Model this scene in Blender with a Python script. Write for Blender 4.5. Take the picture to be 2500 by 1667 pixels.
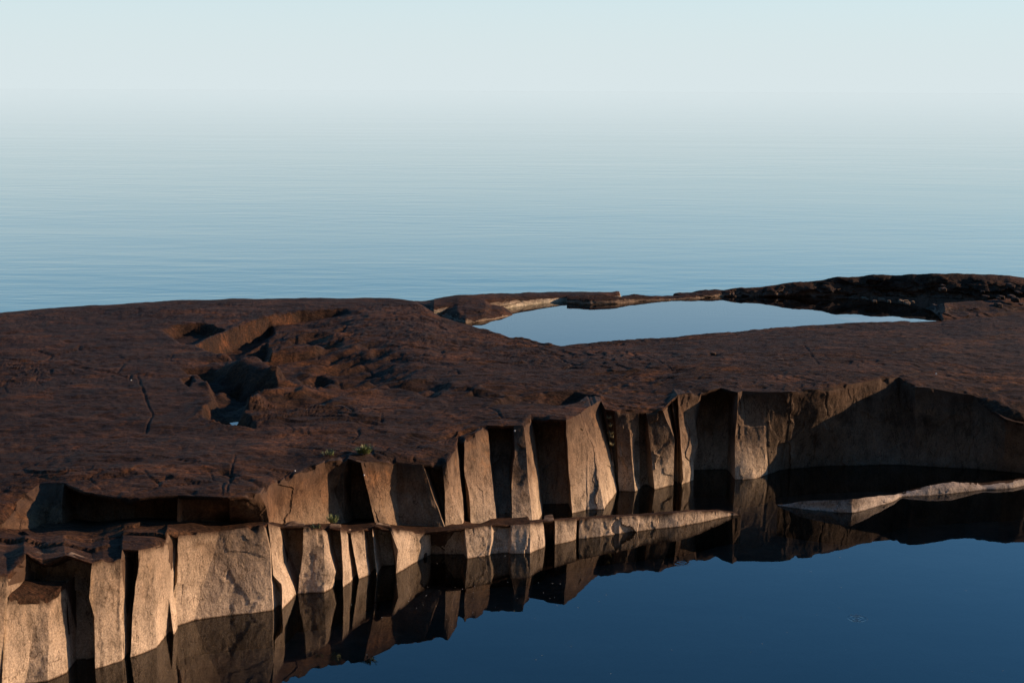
import bpy, math, random
import numpy as np
from mathutils import Matrix, Vector

for o in list(bpy.data.objects):
    bpy.data.objects.remove(o)
SC = bpy.context.scene
COL = SC.collection
rad = math.radians

# ------------------------------------------------------------------ camera
H = 3.0
FS = 3473.0                      # focal length in photo pixels (2500 wide)
PITCH, ROLL = rad(9.97), rad(0.27)
fw = np.array([0, math.cos(PITCH), -math.sin(PITCH)])
up0 = np.array([0, math.sin(PITCH), math.cos(PITCH)])
rt0 = np.array([1.0, 0, 0])
RT = rt0 * math.cos(ROLL) + up0 * math.sin(ROLL)
UP = up0 * math.cos(ROLL) - rt0 * math.sin(ROLL)
cam = bpy.data.cameras.new('camera')
camo = bpy.data.objects.new('camera', cam)
COL.objects.link(camo)
m = Matrix(((RT[0], UP[0], -fw[0], 0), (RT[1], UP[1], -fw[1], 0), (RT[2], UP[2], -fw[2], H), (0, 0, 0, 1)))
camo.matrix_world = m
cam.sensor_width = 36
cam.lens = FS / 2500 * 36
cam.clip_start = 0.1
cam.clip_end = 200000
SC.camera = camo

# ------------------------------------------------------------------ sky and sun
SUN_EL, SUN_AZ = rad(18), rad(9.5)        # azimuth measured from +X towards +Y (away from the camera)
S = Vector((math.cos(SUN_EL) * math.cos(SUN_AZ), math.cos(SUN_EL) * math.sin(SUN_AZ), math.sin(SUN_EL)))
SKY_TINT = (.68, 1.48, 1.90)
HAZE_H = 0.18
HAZE_C = (6.9, 7.85, 8.1)
w = bpy.data.worlds.new("World")
SC.world = w
w.use_nodes = True
nt = w.node_tree
bg = nt.nodes['Background']
sky = nt.nodes.new('ShaderNodeTexSky')
sky.sky_type = 'NISHITA'
sky.sun_disc = False
sky.sun_elevation = SUN_EL
sky.sun_rotation = rad(90) - SUN_AZ
sky.altitude = 200
sky.air_density = 1.0
sky.dust_density = 0.0
sky.ozone_density = 2.0
# white balance of the picture, and the pale band of moist air that lies along the horizon all round
def _n(typ): return nt.nodes.new(typ)
tintn = _n('ShaderNodeMix'); tintn.data_type = 'RGBA'; tintn.blend_type = 'MULTIPLY'; tintn.inputs[0].default_value = 1
tintn.inputs[7].default_value = (*SKY_TINT, 1)
nt.links.new(sky.outputs[0], tintn.inputs[6])
tc = _n('ShaderNodeTexCoord'); sp = _n('ShaderNodeSeparateXYZ'); nt.links.new(tc.outputs['Generated'], sp.inputs[0])
ex = _n('ShaderNodeMath'); ex.operation = 'MULTIPLY'; ex.inputs[1].default_value = -1 / HAZE_H ** 2
ab = _n('ShaderNodeMath'); ab.operation = 'MULTIPLY'
nt.links.new(sp.outputs[2], ab.inputs[0]); nt.links.new(sp.outputs[2], ab.inputs[1]); nt.links.new(ab.outputs[0], ex.inputs[0])
ex2 = _n('ShaderNodeMath'); ex2.operation = 'EXPONENT'; nt.links.new(ex.outputs[0], ex2.inputs[0])
hz = _n('ShaderNodeMix'); hz.data_type = 'RGBA'; hz.inputs[7].default_value = (*HAZE_C, 1)
nt.links.new(ex2.outputs[0], hz.inputs[0]); nt.links.new(tintn.outputs[2], hz.inputs[6])
nt.links.new(hz.outputs[2], bg.inputs[0])
bg.inputs[1].default_value = 0.071
sun = bpy.data.lights.new('sun', 'SUN')
sun.energy = 5.0
sun.angle = rad(0.5)
sun.color = (1.0, 0.71, 0.46)
suno = bpy.data.objects.new('sun', sun)
COL.objects.link(suno)
suno.rotation_euler = S.to_track_quat('Z', 'Y').to_euler()
SC.view_settings.view_transform = 'Standard'
SC.view_settings.look = 'None'
SC.view_settings.gamma = 1
SC.view_settings.use_curve_mapping = False
SC.view_settings.exposure = 0.5
SC.cycles.max_bounces = 6
SC.cycles.transparent_max_bounces = 8

# ------------------------------------------------------------------ helpers
def ray(x, y):
    x = np.asarray(x, float); y = np.asarray(y, float)
    a = (x - 1250.0) / FS; b = (833.5 - y) / FS
    return fw + a[..., None] * RT + b[..., None] * UP
def Wz(x, y, z):
    """point seen at photo pixel x, y that lies at height z"""
    r = ray(x, y)
    t = (np.asarray(z, float) - H) / r[..., 2]
    p = r * t[..., None]; p[..., 2] += H
    return p
def Wd(x, y, d):
    """point seen at photo pixel x, y at ground distance Y = d"""
    r = ray(x, y)
    t = np.asarray(d, float) / r[..., 1]
    p = r * t[..., None]; p[..., 2] += H
    return p
def _hash(i, j, k, seed):
    n = (i.astype(np.uint32) * np.uint32(374761393) + j.astype(np.uint32) * np.uint32(668265263)
         + k.astype(np.uint32) * np.uint32(2147483647) + np.uint32(seed * 974711 + 12345))
    n = (n ^ (n >> np.uint32(13))) * np.uint32(1274126177)
    n = (n ^ (n >> np.uint32(15))) * np.uint32(2246822519)
    n = n ^ (n >> np.uint32(16))
    return n.astype(np.float64) / 4294967295.0 * 2 - 1
def vnoise(p, seed=0):
    q = np.floor(p); f = p - q; q = q.astype(np.int64)
    u = f * f * f * (f * (f * 6 - 15) + 10)
    r = 0
    for a in (0, 1):
        wa = u[..., 0] if a else 1 - u[..., 0]
        for b in (0, 1):
            wb = u[..., 1] if b else 1 - u[..., 1]
            for c in (0, 1):
                wc = u[..., 2] if c else 1 - u[..., 2]
                r = r + wa * wb * wc * _hash(q[..., 0] + a, q[..., 1] + b, q[..., 2] + c, seed)
    return r
def fbm(p, seed=0, oct=4, gain=.5):
    s = 0; a = 1; n = 0
    for i in range(oct):
        s = s + a * vnoise(p * 2.0 ** i + 17.3 * i, seed + i); n += a; a *= gain
    return s / n
WARP = ((.30, .007), (.10, .0034), (.035, .0016))
def rimchip(P, wgt):
    n = .65 * vnoise(P * np.array([1, 1, .2]) / .17, 301) + .55 * vnoise(P * np.array([1, 1, .2]) / .06, 305)
    wgt = wgt * np.clip((P[..., 2] - .10) / .25, .12, 1)
    m_ = (.22 + .9 * smooth((n - .02) / .45)) * wgt
    P[..., 2] -= .026 * m_
    P[..., 1] += .018 * m_
    return P
def facets(p, scale, seed, slope=.35):
    """angular broken-rock relief, about -1..1: every cell of a jittered lattice is one tilted flat chip"""
    q = p / np.asarray(scale, float)
    c0 = np.floor(q).astype(np.int64)
    best = np.full(q.shape[:-1], 1e9); val = np.zeros(q.shape[:-1])
    for i in (-1, 0, 1):
        for j in (-1, 0, 1):
            for k in (-1, 0, 1):
                a, b, c = c0[..., 0] + i, c0[..., 1] + j, c0[..., 2] + k
                fx = a + .5 + .45 * _hash(a, b, c, seed); fy = b + .5 + .45 * _hash(a, b, c, seed + 1); fz = c + .5 + .45 * _hash(a, b, c, seed + 2)
                dx, dy, dz_ = q[..., 0] - fx, q[..., 1] - fy, q[..., 2] - fz
                d = dx * dx + dy * dy + dz_ * dz_
                h = .65 * _hash(a, b, c, seed + 3) + slope * 2 * (dx * _hash(a, b, c, seed + 4) + dy * _hash(a, b, c, seed + 5) + dz_ * _hash(a, b, c, seed + 6))
                mk = d < best
                best = np.where(mk, d, best); val = np.where(mk, h, val)
    return val
def warp(p, amt=1.0):
    """one world-space displacement shared by all the rock so that neighbouring pieces stay closed"""
    o = p.copy()
    for i, (s, a) in enumerate(WARP):
        for k in range(3):
            o[..., k] += amt * a * vnoise(p / s + 31.7 * k, 50 + 7 * i + k)
    return o
def smooth(x):
    x = np.clip(x, 0, 1)
    return x * x * (3 - 2 * x)
def pl(pts, x, k=1):
    a = sorted(pts, key=lambda q: q[0])
    return np.interp(x, [q[0] for q in a], [q[k] for q in a])

def seg_dist(P, a, b):
    ab = b - a; t_ = np.clip(((P - a) @ ab) / max(1e-9, ab @ ab), 0, 1)
    return np.linalg.norm(P - (a + t_[..., None] * ab), axis=-1)
def tag(o, label=None, cat=None, group=None, kind=None):
    if label: o['label'] = label
    if cat: o['category'] = cat
    if group: o['group'] = group
    if kind: o['kind'] = kind
    return o
def empty(name, loc=(0, 0, 0)):
    o = bpy.data.objects.new(name, None)
    COL.objects.link(o); o.location = loc
    return o
def mesh_obj(name, verts, faces, mats, parent=None, smooth_shade=False, midx=None, sharp=None):
    me = bpy.data.meshes.new(name)
    verts = np.asarray(verts, float)
    if parent is not None and parent.type == 'EMPTY':
        verts = verts - np.array(parent.location)
    faces = [list(map(int, f)) for f in faces] if not isinstance(faces, np.ndarray) else faces
    if isinstance(faces, np.ndarray):
        n = len(faces)
        me.vertices.add(len(verts)); me.vertices.foreach_set('co', verts.ravel())
        me.loops.add(n * 4); me.loops.foreach_set('vertex_index', faces.ravel().astype(np.int32))
        me.polygons.add(n); me.polygons.foreach_set('loop_start', np.arange(n, dtype=np.int32) * 4)
        try: me.polygons.foreach_set('loop_total', np.full(n, 4, np.int32))
        except Exception: pass
        me.update(calc_edges=True)
    else:
        me.from_pydata(verts.tolist(), [], faces)
    if not isinstance(mats, (list, tuple)): mats = [mats]
    for mt in mats: me.materials.append(mt)
    if midx is not None: me.polygons.foreach_set('material_index', np.asarray(midx, np.int32))
    if smooth_shade is not False:
        me.polygons.foreach_set('use_smooth', np.ones(len(me.polygons), bool))
        if smooth_shade is not True:
            me.set_sharp_from_angle(angle=smooth_shade)
    me.validate(); me.update()
    o = bpy.data.objects.new(name, me)
    COL.objects.link(o)
    if parent is not None: o.parent = parent
    return o
def grid_faces(nr, nc, off=0):
    i = np.arange(nr - 1)[:, None] * nc + np.arange(nc - 1)[None, :] + off
    return np.stack([i, i + 1, i + nc + 1, i + nc], -1).reshape(-1, 4)

# ------------------------------------------------------------------ materials
def newmat(name):
    mt = bpy.data.materials.new(name); mt.use_nodes = True
    t = mt.node_tree; b = t.nodes['Principled BSDF']
    return mt, t, b
def nd(t, typ, **k):
    n = t.nodes.new(typ)
    for a, v in k.items():
        if a.startswith('i_'):
            n.inputs[a[2:].replace('_', ' ')].default_value = v
        else: setattr(n, a, v)
    return n
def ramp(t, src, stops):
    r = t.nodes.new('ShaderNodeValToRGB')
    e = r.color_ramp.elements
    while len(e) > len(stops): e.remove(e[-1])
    while len(e) < len(stops): e.new(0.5)
    for q, (p, c) in zip(e, stops):
        q.position = p; q.color = (*c, 1) if len(c) == 3 else c
    t.links.new(src, r.inputs[0])
    return r.outputs[0]
def noise(t, vec, scale, detail=6, rough=.6, map_scale=None, w=0.0):
    if map_scale is not None:
        mp = t.nodes.new('ShaderNodeMapping'); mp.inputs['Scale'].default_value = map_scale
        mp.inputs['Location'].default_value = (w, w * 1.7, w * .6)
        t.links.new(vec, mp.inputs[0]); vec = mp.outputs[0]
    n = t.nodes.new('ShaderNodeTexNoise')
    n.inputs['Scale'].default_value = scale; n.inputs['Detail'].default_value = detail
    n.inputs['Roughness'].default_value = rough
    t.links.new(vec, n.inputs['Vector'])
    return n.outputs[0]
def mixc(t, fac, a, b, mode='MIX'):
    n = t.nodes.new('ShaderNodeMix'); n.data_type = 'RGBA'; n.blend_type = mode
    for s, v in ((n.inputs[0], fac), (n.inputs[6], a), (n.inputs[7], b)):
        if isinstance(v, bpy.types.NodeSocket): t.links.new(v, s)
        else: s.default_value = v if not isinstance(v, tuple) or len(v) == 4 else (*v, 1)
    return n.outputs[2]
def mth(t, op, a, b=None, c=None):
    n = t.nodes.new('ShaderNodeMath'); n.operation = op
    for s, v in zip(n.inputs, (a, b, c)):
        if v is None: continue
        if isinstance(v, bpy.types.NodeSocket): t.links.new(v, s)
        else: s.default_value = v
    return n.outputs[0]
def bump(t, b, hs):
    prev = None
    for h, s, d in hs:
        n = t.nodes.new('ShaderNodeBump'); n.inputs['Strength'].default_value = s; n.inputs['Distance'].default_value = d
        t.links.new(h, n.inputs['Height'])
        if prev is not None: t.links.new(prev, n.inputs['Normal'])
        prev = n.outputs[0]
    t.links.new(prev, b.inputs['Normal'])

def mat_top(name, dark, mid, tan):
    dark, mid, tan = [tuple(q * f for q, f in zip(c_, (.66, .585, .48))) for c_ in (dark, mid, tan)]
    mt, t, b = newmat(name)
    pos = nd(t, 'ShaderNodeNewGeometry').outputs['Position']
    big = noise(t, pos, 1.1, 5, .6, (1, 1, 1), 3)
    streak = mth(t, 'ADD', mth(t, 'MULTIPLY', noise(t, pos, 8.0, 7, .70, (.6, 1.3, 1.2), 5), .65), mth(t, 'MULTIPLY', noise(t, pos, 16.0, 6, .7, (.12, 1.3, 1.2), 15), .35))
    fine = noise(t, pos, 55.0, 4, .7, (1, 1, 1), 9)
    patch = noise(t, pos, 3.2, 8, .72, (.7, 1.2, 1), 21)
    c = mixc(t, ramp(t, streak, [(.36, (0, 0, 0)), (.66, (1, 1, 1))]), dark, mid)
    k = mth(t, 'MULTIPLY', ramp(t, patch, [(.46, (0, 0, 0)), (.66, (1, 1, 1))]), ramp(t, big, [(.38, (.15, .15, .15)), (.62, (1, 1, 1))]))
    c = mixc(t, k, c, tan)
    c = mixc(t, 1.0, c, ramp(t, fine, [(.32, (.38, .38, .38)), (.70, (1.75, 1.65, 1.55))]), 'MULTIPLY')
    cl = mth(t, 'ABSOLUTE', mth(t, 'SUBTRACT', noise(t, pos, 2.6, 5, .55, (.5, 1.3, 1), 44), .5))
    c = mixc(t, 1.0, c, ramp(t, cl, [(.0, (.45, .42, .40)), (.010, (1, 1, 1))]), 'MULTIPLY')
    sc_ = mth(t, 'ABSOLUTE', mth(t, 'SUBTRACT', noise(t, pos, 3.0, 4, .5, (.14, 1.5, 1), 64), .5))
    c = mixc(t, 1.0, c, ramp(t, sc_, [(.0, (1.7, 1.5, 1.4)), (.012, (1, 1, 1))]), 'MULTIPLY')
    t.links.new(c, b.inputs['Base Color'])
    b.inputs['Roughness'].default_value = .78
    b.inputs['Specular IOR Level'].default_value = .10
    bump(t, b, [(streak, .8, .05), (noise(t, pos, 22, 6, .72, (.8, 1.2, 1), 2), .8, .018), (fine, .5, .006)])
    return mt
M_TOP = mat_top('dark_rock_top', (.024, .0145, .0105), (.058, .033, .022), (.165, .078, .040))
M_LEDGETOP = mat_top('ledge_rock_top', (.030, .017, .012), (.072, .040, .026), (.16, .088, .052))

def mat_face(name, low, mid, high, orange, z0, z1, rimstain=1.0):
    low, mid, high, orange = [tuple(q * .80 for q in c_) for c_ in (low, mid, high, orange)]
    mt, t, b = newmat(name)
    pos = nd(t, 'ShaderNodeNewGeometry').outputs['Position']
    sep = nd(t, 'ShaderNodeSeparateXYZ'); t.links.new(pos, sep.inputs[0])
    big = noise(t, pos, 3.5, 5, .6, (1, 1, .6), 4)
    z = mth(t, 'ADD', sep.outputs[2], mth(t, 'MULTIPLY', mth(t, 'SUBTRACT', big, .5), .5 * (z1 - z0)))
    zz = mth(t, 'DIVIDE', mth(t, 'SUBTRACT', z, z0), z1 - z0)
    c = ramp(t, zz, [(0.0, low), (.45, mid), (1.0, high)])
    streak = noise(t, pos, 9.0, 7, .66, (1.2, 1.2, .65), 8)
    c = mixc(t, 1.0, c, ramp(t, streak, [(.30, (.52, .50, .48)), (.50, (.95, .95, .95)), (.72, (1.25, 1.22, 1.2))]), 'MULTIPLY')
    blot = noise(t, pos, 6.0, 8, .72, (1, 1, 1), 13)
    k = mth(t, 'MULTIPLY', ramp(t, blot, [(.54, (0, 0, 0)), (.68, (1, 1, 1))]), ramp(t, zz, [(.15, (0, 0, 0)), (.6, (.8, .8, .8))]))
    c = mixc(t, k, c, orange)
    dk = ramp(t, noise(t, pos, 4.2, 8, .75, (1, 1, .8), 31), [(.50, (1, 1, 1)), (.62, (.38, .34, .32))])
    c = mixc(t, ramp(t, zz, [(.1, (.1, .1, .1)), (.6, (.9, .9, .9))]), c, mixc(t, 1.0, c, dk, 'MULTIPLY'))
    fine = noise(t, pos, 90.0, 4, .75, (1, 1, .9), 9)
    c = mixc(t, 1.0, c, ramp(t, fine, [(.32, (.58, .58, .58)), (.70, (1.4, 1.4, 1.4))]), 'MULTIPLY')
    cl = mth(t, 'ABSOLUTE', mth(t, 'SUBTRACT', noise(t, pos, 4.5, 5, .6, (1.3, 1.3, .45), 44), .5))
    c = mixc(t, 1.0, c, ramp(t, cl, [(.0, (.38, .35, .33)), (.009, (1, 1, 1))]), 'MULTIPLY')
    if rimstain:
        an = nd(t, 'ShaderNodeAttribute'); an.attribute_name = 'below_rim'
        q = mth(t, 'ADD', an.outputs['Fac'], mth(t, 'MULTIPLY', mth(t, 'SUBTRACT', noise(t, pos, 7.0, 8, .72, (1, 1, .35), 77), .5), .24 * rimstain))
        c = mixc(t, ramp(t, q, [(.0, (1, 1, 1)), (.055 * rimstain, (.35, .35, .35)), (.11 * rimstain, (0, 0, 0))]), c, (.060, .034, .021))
    # wet dark line just above the water
    wet = ramp(t, mth(t, 'ADD', sep.outputs[2], mth(t, 'MULTIPLY', big, .008)), [(.006, (.35, .30, .26)), (.013, (1, 1, 1))])
    c = mixc(t, 1.0, c, wet, 'MULTIPLY')
    t.links.new(c, b.inputs['Base Color'])
    b.inputs['Roughness'].default_value = .8
    b.inputs['Specular IOR Level'].default_value = .10
    bump(t, b, [(streak, .5, .025), (noise(t, pos, 26, 6, .72, (1, 1, .8), 2), .7, .012), (fine, .45, .004)])
    return mt
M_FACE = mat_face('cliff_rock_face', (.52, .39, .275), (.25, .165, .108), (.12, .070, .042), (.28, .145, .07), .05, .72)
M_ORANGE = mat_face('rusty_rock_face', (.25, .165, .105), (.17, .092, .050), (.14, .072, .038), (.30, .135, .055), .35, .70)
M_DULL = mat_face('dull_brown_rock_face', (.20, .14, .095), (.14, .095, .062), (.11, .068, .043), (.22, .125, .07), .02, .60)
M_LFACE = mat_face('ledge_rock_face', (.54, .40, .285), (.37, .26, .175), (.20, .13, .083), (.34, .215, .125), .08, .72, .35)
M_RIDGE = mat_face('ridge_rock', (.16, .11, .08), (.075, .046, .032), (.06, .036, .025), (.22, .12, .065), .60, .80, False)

def mat_water(name, tint, bumps, ior=1.333, base=None, rings=(), patchy=False):
    mt = bpy.data.materials.new(name); mt.use_nodes = True
    t = mt.node_tree; t.nodes.clear()
    out = nd(t, 'ShaderNodeOutputMaterial')
    fr = nd(t, 'ShaderNodeFresnel'); fr.inputs[0].default_value = ior
    gl = nd(t, 'ShaderNodeBsdfGlossy'); gl.inputs['Roughness'].default_value = 0.0
    gl.inputs['Color'].default_value = (1, 1, 1, 1)
    if base is None:
        un = nd(t, 'ShaderNodeBsdfTransparent'); un.inputs[0].default_value = (*tint, 1)
    else:
        un = nd(t, 'ShaderNodeBsdfDiffuse'); un.inputs[0].default_value = (*base, 1)
    mx = nd(t, 'ShaderNodeMixShader')
    t.links.new(fr.outputs[0], mx.inputs[0]); t.links.new(un.outputs[0], mx.inputs[1]); t.links.new(gl.outputs[0], mx.inputs[2])
    t.links.new(mx.outputs[0], out.inputs[0])
    pos = nd(t, 'ShaderNodeNewGeometry').outputs['Position']
    prev = None
    for (sc, ms, w_, st, dist, det) in bumps:
        h = noise(t, pos, sc, det, .5, ms, w_)
        if patchy:      # cat's paws: ripples come and go in broad patches
            h = mth(t, 'MULTIPLY', h, ramp(t, noise(t, pos, .09, 3, .55, (.35, 1.0, 1), 31 + w_), [(.36, (.45, .45, .45)), (.64, (1.25, 1.25, 1.25))]))
        n = nd(t, 'ShaderNodeBump'); n.inputs['Strength'].default_value = st; n.inputs['Distance'].default_value = dist
        t.links.new(h, n.inputs['Height'])
        if prev is not None: t.links.new(prev, n.inputs['Normal'])
        prev = n.outputs[0]
    for cx, cy, rr, fr_, am in rings:      # rings left by something that touched the surface
        vs = nd(t, 'ShaderNodeVectorMath', operation='DISTANCE'); t.links.new(pos, vs.inputs[0]); vs.inputs[1].default_value = (cx, cy, 0)
        d = vs.outputs['Value']
        h = mth(t, 'MULTIPLY', mth(t, 'SINE', mth(t, 'MULTIPLY', d, fr_)), mth(t, 'LESS_THAN', d, rr))
        n = nd(t, 'ShaderNodeBump'); n.inputs['Strength'].default_value = 1.0; n.inputs['Distance'].default_value = am
        t.links.new(h, n.inputs['Height']); t.links.new(prev, n.inputs['Normal']); prev = n.outputs[0]
    if prev is not None:
        t.links.new(prev, gl.inputs['Normal']); t.links.new(prev, fr.inputs['Normal'])
    return mt
M_LAKE = mat_water('lake_water', None, [(1.5, (.5, 1.3, 1), 3, 1.0, .0095, 4), (.30, (.45, 1.2, 1), 8, 1.0, .011, 3), (.035, (.5, 1.2, 1), 18, 1.0, .025, 2)], base=(.020, .150, .195), patchy=True)
M_POOL = mat_water('pool_water', (.76, .68, .60), [(3.0, (.6, 1.0, 1), 5, 1.0, .0006, 2)], ior=1.48, rings=[(*Wz(2092, 1509, 0)[:2], .060, 2 * math.pi / .026, .0004), (*Wz(1665, 1374, 0)[:2], .055, 2 * math.pi / .030, .00016)])
M_TIDE = mat_water('basin_water', (.5, .45, .38), [(3.0, (.6, 1.0, 1), 5, 1.0, .0003, 2)], ior=1.52)

M_RIM = mat_face('rim_rock_face', (.60, .50, .36), (.24, .165, .11), (.16, .10, .065), (.22, .13, .08), .60, .74, False)
M_RIM2 = mat_face('rim_rock_rough', (.26, .18, .12), (.12, .073, .048), (.075, .045, .032), (.22, .13, .08), .60, .74, False)
M_SPIT = mat_face('spit_rock', (.46, .37, .30), (.36, .28, .22), (.22, .16, .13), (.34, .25, .18), .0, .12, False)

mt, t, b = newmat('pool_bed')
pos = nd(t, 'ShaderNodeNewGeometry').outputs['Position']
n1 = noise(t, pos, 1.2, 7, .6, (.8, 1, 1), 2)
c = ramp(t, n1, [(.35, (.03, .022, .018)), (.65, (.14, .105, .09))])
c = mixc(t, 1.0, c, ramp(t, noise(t, pos, 14, 6, .7, (1, 1, 1), 6), [(.3, (.6, .6, .6)), (.72, (1.3, 1.3, 1.3))]), 'MULTIPLY')
t.links.new(c, b.inputs['Base Color']); b.inputs['Roughness'].default_value = .9
bump(t, b, [(n1, .6, .08)])
M_BED = mt

# ------------------------------------------------------------------ large structure: lake, pools, beds
def sheet(name, pts, z, mat, kind='structure'):
    o = mesh_obj(name, [(x, y, z) for x, y in pts], [list(range(len(pts)))], mat)
    tag(o, kind=kind); return o
# lake: a strip from behind the outcrop to the horizon
sheet('lake', [(-60000, 13.2), (60000, 13.2), (60000, 120000), (-60000, 120000)], 0.0, M_LAKE)
sheet('rock_pool_water', [(-14, -6), (16, -6), (16, 13.2), (-14, 13.2)], 0.0, M_POOL)
# bed of the near pool: gently uneven rock
gx = np.concatenate([np.linspace(-14, -3.2, 40), np.linspace(-3, 4.6, 420), np.linspace(4.8, 16, 40)])
gy = np.concatenate([np.linspace(-6, 5.6, 40), np.linspace(5.7, 10, 300), np.linspace(10.1, 13.6, 40)])
ny, nx = len(gy), len(gx)
X, Y = np.meshgrid(gx, gy)
P = np.stack([X, Y, X * 0], -1)
P[..., 2] = -.22 + .05 * fbm(P / 1.7, 3, 4) + .012 * fbm(P / .3, 9, 3)
for pts, wd, dp in (([(1985, 1446), (2030, 1457), (2092, 1490)], .035, .06), ([(1680, 1592), (1735, 1598), (1790, 1608)], .03, .06), ([(2062, 1622), (2080, 1632), (2112, 1640)], .03, .05),
                    ([(2320, 1618), (2380, 1626), (2460, 1632)], .05, .06), ([(1543, 1555), (1548, 1570)], .015, .04), ([(1820, 1562), (1845, 1568)], .02, .04), ([(1720, 1440), (1850, 1450)], .05, .02)):
    pp = [Wz(x, y, -.20)[:2] for x, y in pts]; d_ = np.full(X.shape, 9.0)
    for a_, b_ in zip(pp[:-1], pp[1:]): d_ = np.minimum(d_, seg_dist(P[..., :2] + .02 * vnoise(P / .1, 4)[..., None], a_, b_))
    P[..., 2] -= dp * np.clip(1 - d_ / wd, 0, 1)
mesh_obj('pool_bed', P.reshape(-1, 3), grid_faces(ny, nx), M_BED, None, True)['kind'] = 'structure'

# ------------------------------------------------------------------ cliff tracing
# crease: (top x, y), z of the top (None: from the base), [points between], (base x, y), z of the base (None: from the top)
def crease(top, mids, base, zt=None, zb=None, lean=0.0):
    T = None; B = None
    if zt is not None: T = Wz(top[0], top[1], zt)
    if zb is not None: B = Wz(base[0], base[1], zb)
    if T is None: T = Wd(top[0], top[1], B[1] + lean)
    if B is None: B = Wd(base[0], base[1], T[1] - lean)
    pts = [T]
    for q in mids:
        f = (q[1] - top[1]) / max(1e-3, base[1] - top[1])
        d = T[1] + (B[1] - T[1]) * f + (q[2] if len(q) > 2 else 0)
        pts.append(Wd(q[0], q[1], d))
    pts.append(B)
    return np.array(pts)
def sample(c, v):
    """points along a crease at fractions v of its height"""
    ys = c[:, 2]
    s = np.linspace(0, 1, len(c)) if len(c) == 2 else np.concatenate([[0], np.cumsum(np.linalg.norm(np.diff(c, axis=0), axis=1))])
    s = s / s[-1]
    return np.stack([np.interp(v, s, c[:, k]) for k in range(3)], -1)
RES = 0.0075
FAC1, FAC2 = .009, .0035
def face_grid(c0, c1, down, inset=0.0, nv=None, ragged=0.0):
    Wd_ = np.linalg.norm(c1[0] - c0[0]); nu = int(max(2, min(90, Wd_ / RES)) + 1)
    v = np.linspace(0, 1, nv)
    A, B = sample(c0, v), sample(c1, v)
    u = np.linspace(0, 1, nu)[None, :, None]
    G = A[:, None] * (1 - u) + B[:, None] * u
    if inset:
        prof = smooth(np.minimum(u, 1 - u) * Wd_ / .015)
        pv = smooth(v / .04)[:, None, None]
        G = G + np.array([0, 1.0, 0]) * inset * prof * pv
    return G, nu
def column(name, cs, insets, mats, parent, down=.35, depth=.40, label=None, cap=.02, into=(0, 1)):
    """closed block: traced front faces between creases cs, hidden sides, back, top and foot"""
    hgt = max(np.linalg.norm(c[0] - c[-1]) for c in cs)
    nv = int(max(4, min(110, hgt / RES)))
    cols = []
    whole = not isinstance(insets, (list, tuple))
    for i in range(len(cs) - 1):
        G, nu = face_grid(cs[i], cs[i + 1], down, 0 if whole else insets[i] * (1.7 if parent.name.startswith('rock_outcrop') else 1.4), nv)
        cols.append(G if i == 0 else G[:, 1:])
    G = np.concatenate(cols, 1)
    if whole:       # one recess across all the faces
        ar = np.concatenate([[0], np.cumsum(np.linalg.norm(np.diff(G[0, :, :2], axis=0), axis=1))])
        pr = smooth(np.minimum(ar, ar[-1] - ar) / .03)[None, :] * smooth(np.linspace(0, 1, nv) / .05)[:, None]
        G[..., 1] += insets * pr * into[1]; G[..., 0] += insets * pr * into[0]
    # chipped, stepped surface between the edges
    vv = np.linspace(0, 1, nv)[:, None]; arc = np.concatenate([[0], np.cumsum(np.linalg.norm(np.diff(G[0], axis=0), axis=1))])
    ed = smooth(np.minimum(arc, arc[-1] - arc) / .025)[None] * smooth(vv / .05)
    wv = G + .02 * np.stack([vnoise(G / .08, 90 + k) for k in range(3)], -1)
    G[..., 1] += (FAC1 * facets(wv, (.17, .30, .34), 80) + FAC2 * facets(wv, (.06, .12, .11), 86)) * ed
    G = rimchip(G, np.exp(-np.maximum(0, G[:1, :, 2] - G[..., 2]) / .035))
    foot = G[-1:].copy(); foot[..., 2] -= down
    G = np.concatenate([G, foot], 0)
    G = warp(G)
    nr, nc = G.shape[:2]
    V = [G.reshape(-1, 3)]; F = [grid_faces(nr, nc)]
    F[0] = F[0][:, ::-1]
    bk = G.copy(); top = bk[0, :].copy()
    # back outline (top row, foot row)
    off = nr * nc
    bt = G[0] + np.array([0, depth, -cap]); bf = G[-1] + np.array([0, depth, 0])
    V += [bt, bf]
    i = np.arange(nc - 1)
    F.append(np.stack([i, off + i, off + i + 1, i + 1], -1)[:, ::-1])                       # top
    F.append(np.stack([off + i, off + nc + i, off + nc + i + 1, off + i + 1], -1)[:, ::-1])  # back
    l = (nr - 1) * nc
    F.append(np.stack([l + i, l + i + 1, off + nc + i + 1, off + nc + i], -1)[:, ::-1])      # foot
    Fq = np.concatenate(F)
    extra = []
    # sides as n-gons
    left = [r * nc for r in range(nr)] + [off + nc, off]
    right = [r * nc + nc - 1 for r in range(nr)] + [off + 2 * nc - 1, off + nc - 1]
    faces = Fq.tolist() + [left, right[::-1]]
    o = mesh_obj(name, np.concatenate(V), faces, mats, parent, rad(28))
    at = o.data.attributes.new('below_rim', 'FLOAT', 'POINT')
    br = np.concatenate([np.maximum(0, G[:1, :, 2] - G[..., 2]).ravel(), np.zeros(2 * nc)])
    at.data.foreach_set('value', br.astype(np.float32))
    if label: o['label'] = label
    return o

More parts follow.
